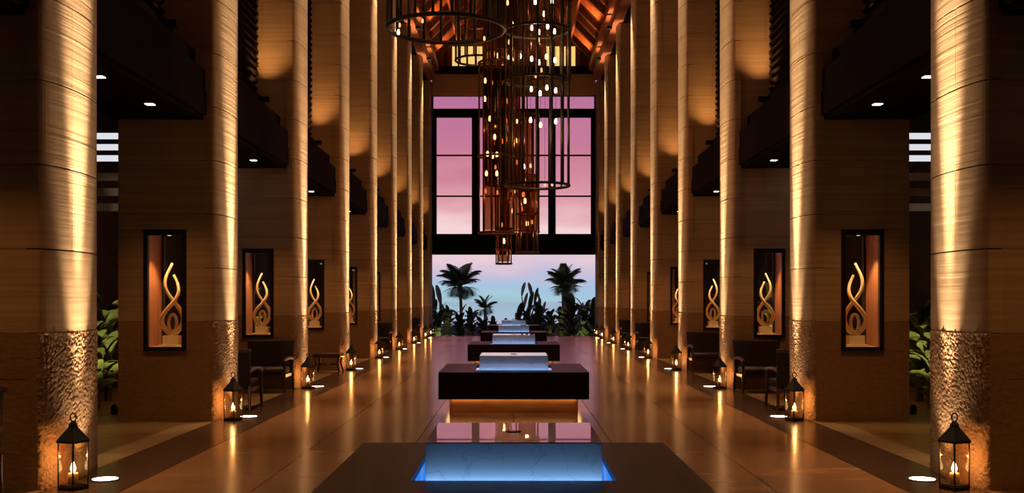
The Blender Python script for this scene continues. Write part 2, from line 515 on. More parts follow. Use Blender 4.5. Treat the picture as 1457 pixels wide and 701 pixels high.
# ------------------------------------------------------------------ lanterns
def lantern_meshes():
    M = {}
    h = 0.088
    f = MB()
    f.box(-h, h, -h, h, 0.0, 0.03).box(-h + .012, h - .012, -h + .012, h - .012, 0.03, 0.042)
    f.box(-h - .006, h + .006, -h - .006, h + .006, 0.40, 0.42)
    for a in (-1, 1):
        for b in (-1, 1):
            f.box(a * h, a * (h - .010), b * h, b * (h - .010), 0.02, 0.41)
    M['body_frame'] = (f.mesh('body_frame'), 'metal_black')
    r = MB(); r.lathe([(0.134, 0.42), (0.040, 0.53), (0.034, 0.55), (0.04, 0.555), (0.02, 0.575), (0.012, 0.585)], 4, phase=PI / 4)
    M['roof'] = (r.mesh('roof'), 'metal_black')
    ring = MB(); ring.tube([(0.035 * math.cos(a), 0, 0.615 + 0.035 * math.sin(a)) for a in [2 * PI * i / 18 for i in range(18)]], 0.006, 6, closed=True)
    M['handle'] = (ring.mesh('handle', True), 'metal_black')
    M['candle'] = (MB().lathe([(0.042, 0.042), (0.042, 0.135), (0.034, 0.14), (0.0001, 0.134)], 16).mesh('candle', True), 'wax')
    M['flame'] = (MB().lathe([(0.003, 0.138), (0.020, 0.156), (0.024, 0.178), (0.013, 0.212), (0.0005, 0.246)], 10).mesh('flame', True), 'flame')
    for i, (a, b) in enumerate(((-1, 0), (1, 0), (0, -1), (0, 1))):
        g = MB(); q = h - .010
        if a: g.box(a * (h - .006), a * (h - .009), -q, q, .042, .40)
        else: g.box(-q, q, b * (h - .006), b * (h - .009), .042, .40)
        M['pane%d' % i] = (g.mesh('pane'), 'lantern_glass')
    for me, mt in M.values(): me.materials.append(MATS[mt])
    return M
LM = lantern_meshes()
for s in (-1, 1):
    for k in range(NP):
        x, y = s * 3.79, near(k) + 0.07
        if y > FLOOR_END - .3: y = FLOOR_END - 0.35
        t = thing('candle_lantern', 'black candle lantern by ' + place(k, s), 'lantern', (x, y, 0.001), s * (0.42 + 0.05 * (k % 3)), 'floor lanterns along the piers')
        for nm in ('body_frame', 'roof', 'handle'): obj(nm, LM[nm][0], None, t)
        c = obj('candle', LM['candle'][0], None, t); obj('flame', LM['flame'][0], None, c)
        for i in range(4): obj('pane', LM['pane%d' % i][0], None, t)
        lamp('glow', 'POINT', t, (0, 0, 0.27), P_CANDLE, AMBER, 0.012)

# ------------------------------------------------------------------ timber canopies between the piers
def span(k):
    """clear bay in front of pier k"""
    y1 = near(k) - 0.004
    y0 = near(k - 1) + LEN + .02 if k else 3.0
    return y0, y1
dl_frame = MB().box(-.075, .075, -.075, .075, -.012, 0).mesh('trim_plate'); dl_frame.materials.append(MATS['metal_black'])
dl_lens = MB().box(-.05, .05, -.05, .05, -.018, -.012).mesh('lens'); dl_lens.materials.append(MATS['lamp_down'])
wash_m = MB().box(-.12, .12, -.06, .06, 0, .09, bevel=.01).mesh('wall_washer'); wash_m.materials.append(MATS['metal_black'])
for s in (-1, 1):
    for k in range(NP):
        y0, y1 = span(k); y0 += .004; y1 -= .004
        t = thing('timber_canopy', f'dark timber canopy in front of {ORD[k]} pier from the sea opening, {side_name(s)} side', 'canopy', (0, 0, 4.05), 0, 'timber canopies between the piers')
        Z = 4.05
        def part(nm, x0, x1, z0, z1, mt='timber_dark'):
            return bx(nm, mt, t, s * x0, s * x1, y0, y1, z0 - Z, z1 - Z)
        part('soffit', 4.17, 5.34, 4.05, 4.11)
        part('fascia_board', 4.13, 4.20, 4.11, 4.42)
        part('fascia_board', 4.145, 4.20, 4.428, 4.72)
        part('cornice', 4.28, 4.40, 4.70, 4.99)
        part('deck', 4.20, 4.72, 4.60, 4.70)
        MB().prism_y([(s * 4.40, 4.96 - Z), (s * 4.40, 4.70 - Z), (s * 4.80, 4.70 - Z), (s * 4.80, 5.39 - Z), (s * 4.66, 5.39 - Z)], y0, y1).build('upstand', 'timber_dark', t)
        part('back_board', 5.26, 5.34, 4.11, 5.4)
        for dy in (1.22, 2.86):
            d = obj('downlight', dl_frame, None, t, (s * 4.48, y1 - dy, 0)); obj('lens', dl_lens, None, d)
            lamp('beam', 'SPOT', d, (0, 0, -.03), P_DOWN, (1, .43, .13), .04, 88, 0.8, aim=(0, 0, -2))
        w_ = obj('wall_washer', wash_m, None, t, (s * 4.52, y1 - 0.36, 5.20 - Z))
        if near(k) > 12:
            lamp('beam', 'SPOT', w_, (0, 0, .10), P_WASH, (1, .47, .15), .05, 96, 1.0, aim=(0, 0.02, 1.5))
        # open louvre screen above the canopy
        ls = thing('louver_screen', f'dark slatted louver screen before {ORD[k]} pier from the sea opening, {side_name(s)} side', 'louver', (s * 4.72, 0, 5.395), 0, 'louver screens above the canopies')
        key = (round(y1 - y0, 3),)
        if key not in WMESH:
            L = y1 - y0
            sl = MB().box(-.05, .05, 0, L, -.009, .009, rot=Matrix.Rotation(0.0, 4, 'Y')).mesh('slat'); sl.materials.append(MATS['timber_dark'])
            po = MB().box(-.04, .04, 0, .08, 0, 6.7).mesh('post'); po.materials.append(MATS['timber_dark'])
            bkp = MB().box(-.01, .01, 0, L, 0, 6.7).mesh('backing'); bkp.materials.append(MATS['frame_black'])
            WMESH[key] = (sl, po, bkp)
        sl, po, bkp = WMESH[key]
        obj('backing', bkp, None, ls, (s * .12, y0, 0))
        obj('post', po, None, ls, (s * .06, y0, 0)); obj('post', po, None, ls, (s * .06, y1 - .08, 0))
        for i in range(48):
            obj('slat', sl, None, ls, (0, y0, 0.08 + i * 0.138), (0, s * 0.7, 0))

# ------------------------------------------------------------------ display windows and golden sculptures in the piers
def strand(fn, n=40, r=0.018):
    m = MB(); pts = []; rr = []
    for i in range(n + 1):
        u = i / n
        pts.append(fn(u)); rr.append(r(u) if callable(r) else r)
    m.tube(pts, rr, 8)
    return m
def sculpture(t, s):
    def a(u):   # long ribbon: low right curl, round the lower loop, crossing, tall tip
        z = 0.14 + 1.0 * u
        x = 0.145 * math.sin(2 * PI * (u * 0.98) + PI * 1.0) * (1.15 - 0.75 * u) * (1 if u > .05 else u / .05)
        return (s * x, 0.05 * math.sin(u * 7), z)
    def b(u):
        z = 0.14 + 0.84 * u
        x = 0.15 * math.sin(2 * PI * (u * 0.98)) * (1.15 - 0.7 * u)
        return (s * x, 0.05 * math.cos(u * 6), z)
    def c(u):   # inner drop
        th = 2 * PI * u
        return (s * 0.055 * math.sin(th), 0.02, 0.30 + 0.12 * -math.cos(th) + 0.02)
    fl = lambda u: 0.040 * (1 - 0.55 * u)
    strand(a, 46, fl).build('ribbon', 'gold', t, True)
    strand(b, 46, fl).build('ribbon', 'gold', t, True)
    strand(c, 30, 0.022).build('inner_loop', 'gold', t, True)
    MB().box(-.15, .15, -.11, .11, 0, .03, bevel=.004).box(-.11, .11, -.08, .08, .03, .15, bevel=.005).build('plinth', 'plinth', t)
NM = {}
for s in (-1, 1):
    x0, x1 = NX0, NX1
    def fr(nm, parts, mt):
        m = MB()
        for p in parts: m.box(s * p[0], s * p[1], *p[2:])
        me = m.mesh(nm); me.materials.append(MATS[mt]); NM[(s, nm)] = me
    fw = .055
    fr('frame', [(x0, x0 + fw, -.03, .05, NZ0, NZ1), (x1 - fw, x1, -.03, .05, NZ0, NZ1),
                 (x0 + fw, x1 - fw, -.03, .05, NZ0, NZ0 + fw), (x0 + fw, x1 - fw, -.03, .05, NZ1 - fw * 1.4, NZ1)], 'frame_black')
    fr('rear_frame', [(x0, x0 + fw, WT - .03, WT + .02, NZ0, NZ1), (x1 - fw, x1, WT - .03, WT + .02, NZ0, NZ1),
                 (x0 + fw, x1 - fw, WT - .03, WT + .02, NZ0, NZ0 + fw), (x0 + fw, x1 - fw, WT - .03, WT + .02, NZ1 - fw, NZ1)], 'frame_black')
    fr('side_panel_a', [(x0, x0 + .02, .05, WT - .03, NZ0, NZ1)], 'wood_reveal')
    fr('side_panel_b', [(x1 - .02, x1, .05, WT - .03, NZ0, NZ1)], 'wood_reveal')
    fr('head_panel', [(x0 + .02, x1 - .02, .05, WT - .03, NZ1 - .02, NZ1)], 'wood_reveal')
    fr('sill', [(x0 + .02, x1 - .02, .05, WT - .03, NZ0, NZ0 + .05)], 'plinth')
    fr('pane', [(x0 + fw, x1 - fw, .005, .011, NZ0 + fw, NZ1 - fw * 1.4)], 'pane')
    fr('rear_pane', [(x0 + fw, x1 - fw, WT - .008, WT - .002, NZ0 + fw, NZ1 - fw)], 'pane')
niche_spot = MB().lathe([(0.03, -.05), (0.03, 0)], 14).mesh('spot_lamp'); niche_spot.materials.append(MATS['lamp_down'])
SC = {}
for s in (-1, 1):
    for k in range(NP):
        t = thing('display_window', 'black framed display window in ' + place(k, s), 'display case', (0, near(k) + 0.03, 0), 0, 'display windows in the piers')
        for nm in ('frame', 'rear_frame', 'head_panel', 'sill', 'pane', 'rear_pane'):
            obj(nm, NM[(s, nm)], None, t)
        obj('side_panel', NM[(s, 'side_panel_a')], None, t); obj('side_panel', NM[(s, 'side_panel_b')], None, t)
        xm = s * (NX0 + NX1) / 2
        sp_ = obj('spot_lamp', niche_spot, None, t, (xm, .16, NZ1 - .02))
        if k <= 6:
            lamp('beam', 'SPOT', sp_, (0, 0, -.06), P_NICHE, WARM, .02, 80, .6, aim=(0, .12, -1.2))
        g = thing('gold_sculpture', 'golden twisted ribbon sculpture in display window of ' + place(k, s).replace(' facing sea', ''), 'sculpture',
                  (xm, near(k) + .03 + .30, NZ0 + .051), 0, 'golden ribbon sculptures')
        if s not in SC:
            sculpture(g, s); SC[s] = list(g.children)
        else:
            for ch in SC[s]:
                c = ch.copy(); COL.objects.link(c); c.parent = g

# ------------------------------------------------------------------ raised pools with marble fountain blocks
POOL_ORD = ['fifth', 'fourth', 'third', 'second', 'first']
for i in range(5):
    y0 = 5.70 + 9.9 * i
    t = thing('fountain_pool', f'dark stone box pool glowing blue, {POOL_ORD[i]} from the sea opening', 'fountain', (0, y0 + 1.08, 0), 0, 'raised pools down the middle of the hall')
    H = 1.08; O = 0.585
    bx('base', 'pool_base', t, -.93, .93, -.93, .93, 0.001, .20)
    for (a, b, c, d) in ((-H, H, -H, -O), (-H, H, O, H), (-H, -O, -O, O), (O, H, -O, O)):
        bx('slab', 'pool_slab', t, a, b, c, d, .207, .595)
    bx('basin_floor', 'plinth', t, -O, O, -O, O, .207, .26)
    # lamp strips under the water round the block
    for (a, b, c, d) in ((-O + .004, O - .004, -O + .004, -.516), (-O + .004, O - .004, .516, O - .004)):
        bx('light_strip', 'pool_light_up', t, a, b, c, d, .545, .552)
    for (a, b, c, d) in ((-O + .004, -.515, -O + .06, O - .06), (.515, O - .004, -O + .06, O - .06)):
        bx('light_strip', 'pool_light', t, a, b, c, d, .555, .562)
    m = MB()
    for (a, b, c, d) in ((-O, O, -O, -.515), (-O, O, .515, O), (-O, -.515, -.515, .515), (.515, O, -.515, .515)):
        m.box(a, b, c, d, .572, .576)
    m.build('water', 'water', t)
    tag(MB().box(-.51, .51, -.51, .51, .262, .803, bevel=.006).build('marble_block', 'marble', t), label='veined white marble block')
    tag(MB().lathe([(.05, .803), (.05, .806), (.03, .810), (.0001, .808)], 20).build('spout', 'plinth', t, True), label='low round water spout')
    for (a, b, c, d) in ((-.99, -.945, -.9, .9), (.945, .99, -.9, .9), (-.9, .9, -.97, -.945), (-.9, .9, .945, .97)):
        bx('under_light', 'under_light', t, a, b, c, d, .203, .206)

# ------------------------------------------------------------------ end wall with the tall window over the sea opening
PXM = END_Y / F
def ez(y): return CZ + (428 - y) * PXM
def ex(x): return (x - 731) * PXM
we = tag(bx('wall_end', 'sandstone', None, -3.93, 3.93, END_Y - .12, END_Y + .3, ez(136), ez(106)), kind='structure')
win = thing('window_1', 'tall black framed window looking onto pink sky above the sea opening', 'window', (0, END_Y, 0))
del win['category']; win['kind'] = 'structure'
zt, zb = ez(167), ez(333)
def wf(nm, x0, x1, z0, z1, d=.12): return bx(nm, 'window_frame', win, x0, x1, -d, d, z0, z1)
wf('sill_beam', -3.92, 3.92, ez(362), zb, .22)
wf('lintel', -3.93, 3.93, zt, ez(155))
XS, XM0, XM1 = 3.72, 1.66, 2.02
for s in (-1, 1):
    wf('stile', s * XS, s * 3.93, zb, zt); wf('mullion', s * XM0, s * XM1, zb, zt)
    wf('jamb_post', s * 3.88, s * 3.93, ez(155), ez(136))
for a, b in ((-XS, -XM1), (-XM0, XM0), (XM1, XS)):
    rows = [zb, ez(279), ez(221), zt]
    for z in rows[1:3]: wf('glazing_bar', a, b, z - .035, z + .035, .05)
    for z0, z1 in zip(rows, rows[1:]):
        bx('pane', 'pane', win, a, b, -.004, .004, z0 + (.035 if z0 != zb else 0), z1 - (.035 if z1 != zt else 0))
bx('pane', 'pane', win, -3.88, 3.88, -.004, .004, ez(155), ez(136))

# gable over the end wall: dark tie beam, lit gallery windows
gb = thing('gable_end', 'dark timber gable with glowing amber gallery windows above the sea window', 'gable', (0, END_Y, ez(106)))
Zg = ez(106)
def gp(nm, mt, x0, x1, z0, z1, d0=-.1, d1=.1): return bx(nm, mt, gb, x0, x1, d0, d1, z0 - Zg, z1 - Zg)
gp('tie_beam', 'timber_dark', -3.93, 3.93, ez(106), ez(96), -.35, .3)
for a, b in ((640, 690), (774, 822)):
    x0, x1 = ex(a), ex(b)
    f_ = gp('gallery_window', 'timber_red', x0, x1, ez(96), ez(95), -.1, .1)
    n_ = 4
    for q in range(n_):
        u0 = x0 + (x1 - x0) * q / n_; u1 = x0 + (x1 - x0) * (q + 1) / n_
        p_ = gp('pane', 'lit_window', u0 + .04, u1 - .04, ez(95), ez(66), 0, .03); p_.parent = f_
        r_ = gp('window_bar', 'timber_red', u1 - .04, u1 + .04, ez(95), ez(66), -.06, .06); r_.parent = f_
for a, b in ((604, 640), (690, 774), (822, 858)):
    gp('gable_panel', 'board_red', ex(a), ex(b), ez(96), ez(66), -.04, .06)
for a in (628, 640, 690, 774, 822, 850):
    gp('gable_post', 'timber_red', ex(a) - .12, ex(a) + .12, ez(96), ez(66), -.2, .1)
RX, RZ = 4.2, 12.95; RIDGE = 17.2
MB().prism_y([(-3.95, ez(66) - Zg), (3.95, ez(66) - Zg), (0, RIDGE - .05 - Zg)], -.04, .1).build('gable_panel', 'board_red', gb)

# ------------------------------------------------------------------ pitched roof
roof = thing('ceiling', 'pitched red timber roof with rafters over the hall', 'ceiling', (0, 0, 12))
del roof['category']; roof['kind'] = 'structure'
slope = math.atan2(RIDGE - RZ, RX)
Ls = math.hypot(RX, RIDGE - RZ)
YA, YB = Y0F - .3, END_Y + .3
nb = 12
for s in (-1, 1):
    for i in range(nb):
        u0, u1 = i / nb, (i + 1) / nb - .004
        def P(u, off=0): return (s * (RX * (1 - u) + off * math.sin(slope)), RZ + (RIDGE - RZ) * u + off * math.cos(slope) - 12)
        a, b = P(u0), P(u1); c, d = P(u1, .05), P(u0, .05)
        MB().prism_y([a, b, c, d], YA, YB).build('roof_board', 'board_red', roof)
    a, b, c, d = P(0, .06), P(1, .06), P(1, .12), P(0, .12)
    MB().prism_y([a, b, c, d], YA, YB).build('roof_deck', 'wall_outer', roof)
    me = MB()
    me.prism_y([P(0.02, -.005), P(.99, -.005), P(.99, -.24), P(.02, -.24)], -.06, .06)
    me = me.mesh('rafter'); me.materials.append(MATS['timber_red'])
    y = 4.0
    while y < END_Y - .4:
        obj('rafter', me, None, roof, (0, y, 0)); y += SP / 4
    for u in (.30, .62):
        MB().prism_y([P(u, -.24), P(u + .04, -.24), P(u + .04, -.40), P(u, -.40)], YA + .1, YB - .5).build('purlin', 'timber_red', roof)
    # eave beams stepping in over the pier heads
    bx('eave_beam', 'timber_red', roof, s * 3.78, s * 4.14, YA, END_Y - .36, TOP - .42 - 12 + .43, 12.62 - 12)
    bx('eave_beam', 'timber_red', roof, s * 3.60, s * 4.05, YA, END_Y - .36, 12.64 - 12, 12.96 - 12)
    bx('wall_plate', 'timber_dark', roof, s * 4.14, s * 5.4, YA, END_Y + .3, TOP + .01 - 12, 12.9 - 12)
bx('ridge_beam', 'timber_red', roof, -.14, .14, YA, END_Y - .3, RIDGE - .5 - 12, RIDGE - .12 - 12)
rl_m = MB().box(-.10, .10, -.10, .10, 0, .10, bevel=.01).mesh('roof_lamp'); rl_m.materials.append(MATS['metal_black'])
for s in (-1, 1):
    for k in range(1, NP):
        w_ = obj('roof_lamp', rl_m, None, roof, (s * 3.70, near(k) - 1.8, 12.965 - 12))  # added fixture with no known source, brightens the roof timber
        lamp('beam', 'SPOT', w_, (0, 0, .12), P_ROOF, (1.0, .42, .14), .06, 120, .8, aim=(-s * 1.0, 0.1, 1.1))

for s in (-1, 1):
    for k in range(NP - 1):
        w_ = obj('pier_lamp', rl_m, None, roof, (s * 3.68, near(k) + LEN * .45, 12.07 - 12))
        lamp('beam', 'SPOT', w_, (0, 0, -.02), P_TOP, UPC, .05, 30, 1.0, aim=(s * .22, 0, -5))

# ------------------------------------------------------------------ hanging chandeliers
bulb_me = MB().lathe([(.012, -.06), (.030, -.045), (.034, 0), (.028, .05), (.012, .075)], 10).mesh('bulb', True); bulb_me.materials.append(MATS['bulb'])
bulb_lo = bulb_me.copy(); bulb_lo.materials.clear(); bulb_lo.materials.append(MATS['bulb_dim'])
def ring_mesh(R, r, material):
    n = 40
    me = MB().tube([(R * math.cos(2 * PI * i / n), R * math.sin(2 * PI * i / n), 0) for i in range(n)], r, 6, closed=True).mesh('ring', True)
    me.materials.append(MATS[material]); return me
def cage(cx, rp, Y, yb, yt, nrod, rings, label, metal, rr, bulbs, glow=1.0):
    """cx, rp, yb, yt are read off the photograph; Y is the distance down the hall"""
    m = Y / F
    X = (cx - 731) * m; R = rp * m
    zb = CZ + (428 - yb) * m; zt = CZ + (428 - yt) * m if yt is not None else min(zb + 5.0, 11.0)
    t = thing('cage_chandelier', label, 'chandelier', (X, Y, zb), 0, 'hanging cage chandeliers')
    rm = ring_mesh(R, rr * 1.5, metal)
    H = zt - zb
    for f in [0] + rings + [1]: obj('ring', rm, None, t, (0, 0, H * f))
    rod = MB().lathe([(rr, 0), (rr, H)], 8).mesh('rod', True); rod.materials.append(MATS[metal])
    for i in range(nrod):
        a = 2 * PI * (i + .5) / nrod
        obj('rod', rod, None, t, (R * math.cos(a), R * math.sin(a), 0))
    # cross bars and hanger up to the ridge
    cb = MB().box(-R, R, -.012, .012, -.012, .012).box(-.012, .012, -R, R, -.012, .012)
    cb.build('cross_bar', metal, t, loc=(0, 0, H))
    zr = RIDGE - .5 if abs(X) < .13 else RZ + (RIDGE - RZ) * (1 - abs(X) / RX) - .02
    MB().lathe([(.016, H), (.016, zr - zb)], 8).build('hanger', metal, t)
    if metal == 'copper_tube':
        n_ = 24; sh = MB()
        for i in range(n_):
            a0, a1 = 2 * PI * i / n_, 2 * PI * (i + 1) / n_
            q = R * .78
            v = [sh.bm.verts.new((q * math.cos(a), q * math.sin(a), z)) for a, z in ((a0, .05), (a1, .05), (a1, H * .97), (a0, H * .97))]
            sh.bm.faces.new(v)
        bmesh.ops.remove_doubles(sh.bm, verts=sh.bm.verts, dist=1e-5)
        tag(sh.build('shade', 'amber_shade', t, True), label='amber tinted glass sleeve')
    for (bxp, byp, hot) in bulbs:
        dx = (bxp - cx) * m
        dy = random.uniform(-.6, .6) * math.sqrt(max(R * R - dx * dx, 0.0001))
        z = (CZ + (428 - byp) * (Y + dy) / F) - zb
        b = obj('bulb', bulb_me if hot else bulb_lo, None, t, (dx, dy, z), scale=(Y / 27,) * 3 if hot else (Y / 32,) * 3)
        co = MB().lathe([(.004, 0), (.004, max(H - z, .1))], 5).build('cord', 'metal_black', b, loc=(0, 0, 0.07))
    if glow:
        for f in (0.15, 0.6):
            lamp('glow', 'POINT', t, (0, 0, H * f + .1), P_CHAND * glow, (1, .50, .20), .03)
    return t
cage(635, 83, 16, 41, None, 20, [.5], 'wide black ring cage chandelier, the broadest of the cluster', 'metal_black', .022,
     [(568, 46, 1), (571, 36, 0), (600, 30, 0), (690, 55, 0)], .5)
cage(764, 46, 19, 264, -60, 14, [.46, .68], 'tall black cage chandelier with long candle strings, beside the copper cages', 'metal_black', .017,
     [(755, 171, 1), (769, 178, 1), (790, 173, 1), (756, 127, 1), (768, 133, 1), (778, 125, 1), (790, 129, 1), (756, 84, 1), (767, 89, 1), (778, 81, 1), (789, 86, 1), (745, 237, 1), (755, 236, 0), (757, 40, 1), (767, 46, 1), (779, 38, 1), (790, 45, 1), (761, 3, 1), (786, 2, 1), (775, 262, 0), (785, 262, 0), (766, 57, 0), (762, 108, 0)])
cage(706, 25, 22, 331, 90, 12, [.45], 'narrow copper rod cage chandelier reaching down to the window sill', 'copper_tube', .016,
     [(690, 115, 1), (690, 141, 1), (697, 169, 1), (692, 247, 1), (707, 247, 1), (691, 272, 0), (708, 274, 0), (694, 219, 1), (701, 222, 1), (707, 220, 1), (704, 195, 1), (714, 320, 0), (700, 118, 0), (705, 238, 0)])
cage(718, 28, 24, 262, -40, 22, [.3, .62], 'copper rod cage chandelier crowded with candle bulbs at the middle of the cluster', 'copper_tube', .020,
     [(720, 172, 1), (728, 174, 1), (735, 172, 1), (714, 201, 1), (720, 198, 1), (726, 204, 1), (734, 200, 1), (727, 232, 1), (721, 144, 1), (725, 60, 1), (724, 83, 1), (729, 86, 1), (719, 79, 1), (708, 80, 1), (740, 80, 1), (729, 35, 1), (722, 4, 1), (715, 92, 0), (714, 118, 0), (722, 118, 0), (730, 154, 0), (719, 234, 0), (735, 231, 0)])
cage(736, 31, 26, 330, 165, 20, [.35], 'copper rod cage chandelier with small bulbs hanging lower behind the middle cage', 'copper_tube', .018,
     [(731, 272, 1), (745, 277, 1), (756, 277, 0), (731, 285, 0), (730, 300, 1), (742, 297, 1), (758, 297, 0), (742, 316, 0), (750, 240, 0), (722, 258, 0), (747, 258, 1)])
cage(750, 16, 25, 359, 250, 10, [.5], 'slim copper rod cage chandelier, second lowest of the cluster', 'copper_tube', .016,
     [(750, 318, 1), (744, 277, 0), (757, 316, 0), (747, 286, 1)], .6)
cage(717, 11, 27, 375, 325, 9, [.4], 'small copper rod cage chandelier hanging lowest of the cluster', 'copper_tube', .016,
     [(717, 343, 1)], .4)
cage(682, 34, 30, 86, -20, 16, [.5], 'brass toned ring cage chandelier hanging high near the roof', 'bronze', .022,
     [(672, 70, 0), (690, 66, 0), (682, 88, 0)], .6)
cage(781, 31, 29, 117, -60, 16, [.42], 'dark bronze cage chandelier hanging high behind the tall black cage', 'bronze', .022,
     [(800, 60, 0), (770, 100, 0), (774, 20, 1)], .6)

# ------------------------------------------------------------------ lounge furniture in the bays
def chair_meshes():
    M = []
    w, d = .44, .42
    def add(nm, mb, mt, smooth=False):
        me = mb.mesh(nm, smooth); me.materials.append(MATS[mt]); M.append((nm, me))
    for a in (-1, 1):
        for b in (-1, 1):
            m = MB()
            m.tube([(a * (w - .03), b * (d - .03), 0), (a * (w - .035), b * (d - .05), .2), (a * (w - .035), b * (d - .05), .57 if b < 0 else .36)], [.022, .026, .026], 8)
            add('leg', m, 'wood_chair')
    add('seat_frame', MB().box(-w + .05, w - .05, -d + .03, d - .03, .26, .325, bevel=.008), 'wood_chair')
    add('seat_cushion', MB().box(-w + .07, w - .07, -d + .02, d - .10, .327, .43, bevel=.03), 'cushion')
    add('backrest', MB().box(-w + .02, w - .02, d - .10, d - .02, .30, .90, rot=Matrix.Rotation(-.14, 4, 'X'), bevel=.02), 'cushion')
    m = MB()
    m.box(-w, w, d - .02, d + .03, .86, .91, rot=Matrix.Rotation(-.14, 4, 'X'), bevel=.01)
    add('top_rail', m, 'wood_chair')
    for a in (-1, 1):
        pts = [(a * (w - .035), -d + .01 + u * (2 * d - .04), .555 + .055 * math.sin(PI * u * .9) * (1 - u * .3)) for u in [i / 10 for i in range(11)]]
        m = MB()
        for p, q in zip(pts, pts[1:]):
            m.tube([p, q], .026, 6)
        add('armrest', m, 'wood_chair', False)
    return M
CH = chair_meshes()
def lounge_chair(x, y, rz, label):
    t = thing('lounge_chair', label, 'chair', (x, y, .001), rz, 'lounge chairs in the bays')
    for nm, me in CH: obj(nm, me, None, t)
    return t
def low_table(x, y, label, w=.5, h=.40, name='low_table'):
    t = thing(name, label, 'table', (x, y, .001), 0, 'low tables in the bays')
    MB().box(-w / 2, w / 2, -w / 2, w / 2, h - .09, h, bevel=.02).build('table_top', 'wood_chair', t)
    for a in (-1, 1):
        for b in (-1, 1):
            MB().tube([(a * (w / 2 - .02), b * (w / 2 - .02), 0), (a * (w / 2 - .07), b * (w / 2 - .07), h * .5), (a * (w / 2 - .05), b * (w / 2 - .05), h - .085)], [.018, .022, .028], 8).build('leg', 'wood_chair', t)
    MB().box(-w / 2 + .06, w / 2 - .06, -.012, .012, h * .4, h * .4 + .03).box(-.012, .012, -w / 2 + .06, w / 2 - .06, h * .4, h * .4 + .03).build('stretcher', 'wood_chair', t)
    return t
for s in (-1, 1):
    sn = side_name(s)
    for k in range(1, NP - 1):
        yw = near(k) + .03
        if (s < 0 and k in (2, 5, 7)) or (s > 0 and k in (2, 3, 5, 6)):
            lounge_chair(s * 4.42, yw - .58, 0, f'dark wooden lounge chair backed against {ORD[k]} pier from the sea opening, {sn} side')
        if (s < 0 and k in (2,)) or (s > 0 and k in (2,)):
            lounge_chair(s * 4.30, near(k - 1) + .03 + WT + 1.05, PI, f'dark wooden lounge chair turned towards the sea behind {ORD[k-1]} pier, {sn} side')
            low_table(s * 4.75, near(k) - 2.0, f'square low wooden table between two lounge chairs before {ORD[k]} pier, {sn} side')
low_table(-4.18, near(3) - .75, 'small wooden stool table with splayed legs before sixth pier from sea opening', .62, .44, 'side_table')
lounge_chair(-4.62, near(0) - .75, 0, 'dark wooden lounge chair backed against ninth pier from the sea opening, left side')

# ------------------------------------------------------------------ plants in the aisles, lit strip windows in the outer walls
def blade_leaf(L, W, droop, tilt, fold=.25, n=8):
    """broad pointed leaf growing along +x then drooping, real two-sided folded blade"""
    m = MB(); rows = []
    for i in range(n + 1):
        u = i / n
        r = L * u
        x = r * math.cos(tilt) ; z = r * math.sin(tilt) - droop * L * u * u
        w = W * math.sin(PI * min(1, (u * .92 + .06))) ** .7 * .5
        rows.append([m.bm.verts.new((x, -w, z + fold * w)), m.bm.verts.new((x, 0, z)), m.bm.verts.new((x, w, z + fold * w))])
    for a, b in zip(rows, rows[1:]):
        m.bm.faces.new((a[0], a[1], b[1], b[0])); m.bm.faces.new((a[1], a[2], b[2], b[1]))
    return m.mesh('leaf', True)
def pinnate(L, W, droop, tilt, n=14):
    """feather palm frond: arching midrib with pairs of leaflets"""
    m = MB(); pts = []
    for i in range(n + 1):
        u = i / n
        a = tilt - droop * u * u * 2.0
        if i == 0: p = Vector((0, 0, 0))
        else: p = pts[-1] + Vector((math.cos(a), 0, math.sin(a))) * (L / n)
        pts.append(p)
    m.tube(pts, [.022 * L * (1 - .8 * i / n) for i in range(n + 1)], 5)
    for i in range(3, n + 1):
        u = i / n; d = (pts[i] - pts[i - 1]).normalized()
        wl = W * math.sin(PI * min(.96, .18 + u * .75))
        for sgn in (-1, 1):
            o = d * (wl * .6) + Vector((0, sgn * wl * .75, -.34 * wl))
            w = d * (L / n * .48)
            mid = pts[i] + o * .55 + Vector((0, 0, .08 * wl)); tip = pts[i] + o
            v = [m.bm.verts.new(q) for q in (pts[i] - w, pts[i] + w, mid + w * .9, mid - w * .9, tip)]
            m.bm.faces.new((v[0], v[1], v[2], v[3])); m.bm.faces.new((v[3], v[2], v[4]))
    return m.mesh('frond', True)
LEAFS = [blade_leaf(1, .30, .25 + .1 * i, .9 - .12 * i) for i in range(4)]
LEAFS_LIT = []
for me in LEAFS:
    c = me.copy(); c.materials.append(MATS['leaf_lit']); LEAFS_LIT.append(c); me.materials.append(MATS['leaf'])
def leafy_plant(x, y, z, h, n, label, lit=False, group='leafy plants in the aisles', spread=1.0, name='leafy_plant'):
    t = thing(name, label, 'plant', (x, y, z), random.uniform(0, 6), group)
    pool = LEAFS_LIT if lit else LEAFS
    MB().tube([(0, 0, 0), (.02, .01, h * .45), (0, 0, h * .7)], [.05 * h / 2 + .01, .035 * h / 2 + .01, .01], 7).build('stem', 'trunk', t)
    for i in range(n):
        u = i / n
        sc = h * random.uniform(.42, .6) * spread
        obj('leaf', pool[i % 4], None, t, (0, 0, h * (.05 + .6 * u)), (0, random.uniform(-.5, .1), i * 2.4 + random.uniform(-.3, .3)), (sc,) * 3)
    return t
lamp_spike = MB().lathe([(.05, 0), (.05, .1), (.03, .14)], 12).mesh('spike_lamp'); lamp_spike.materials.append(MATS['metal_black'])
PD = [('shorter', 'eighth'), ('taller', 'eighth'), ('green', 'seventh'), ('green', 'sixth'), ('green', 'fifth')]
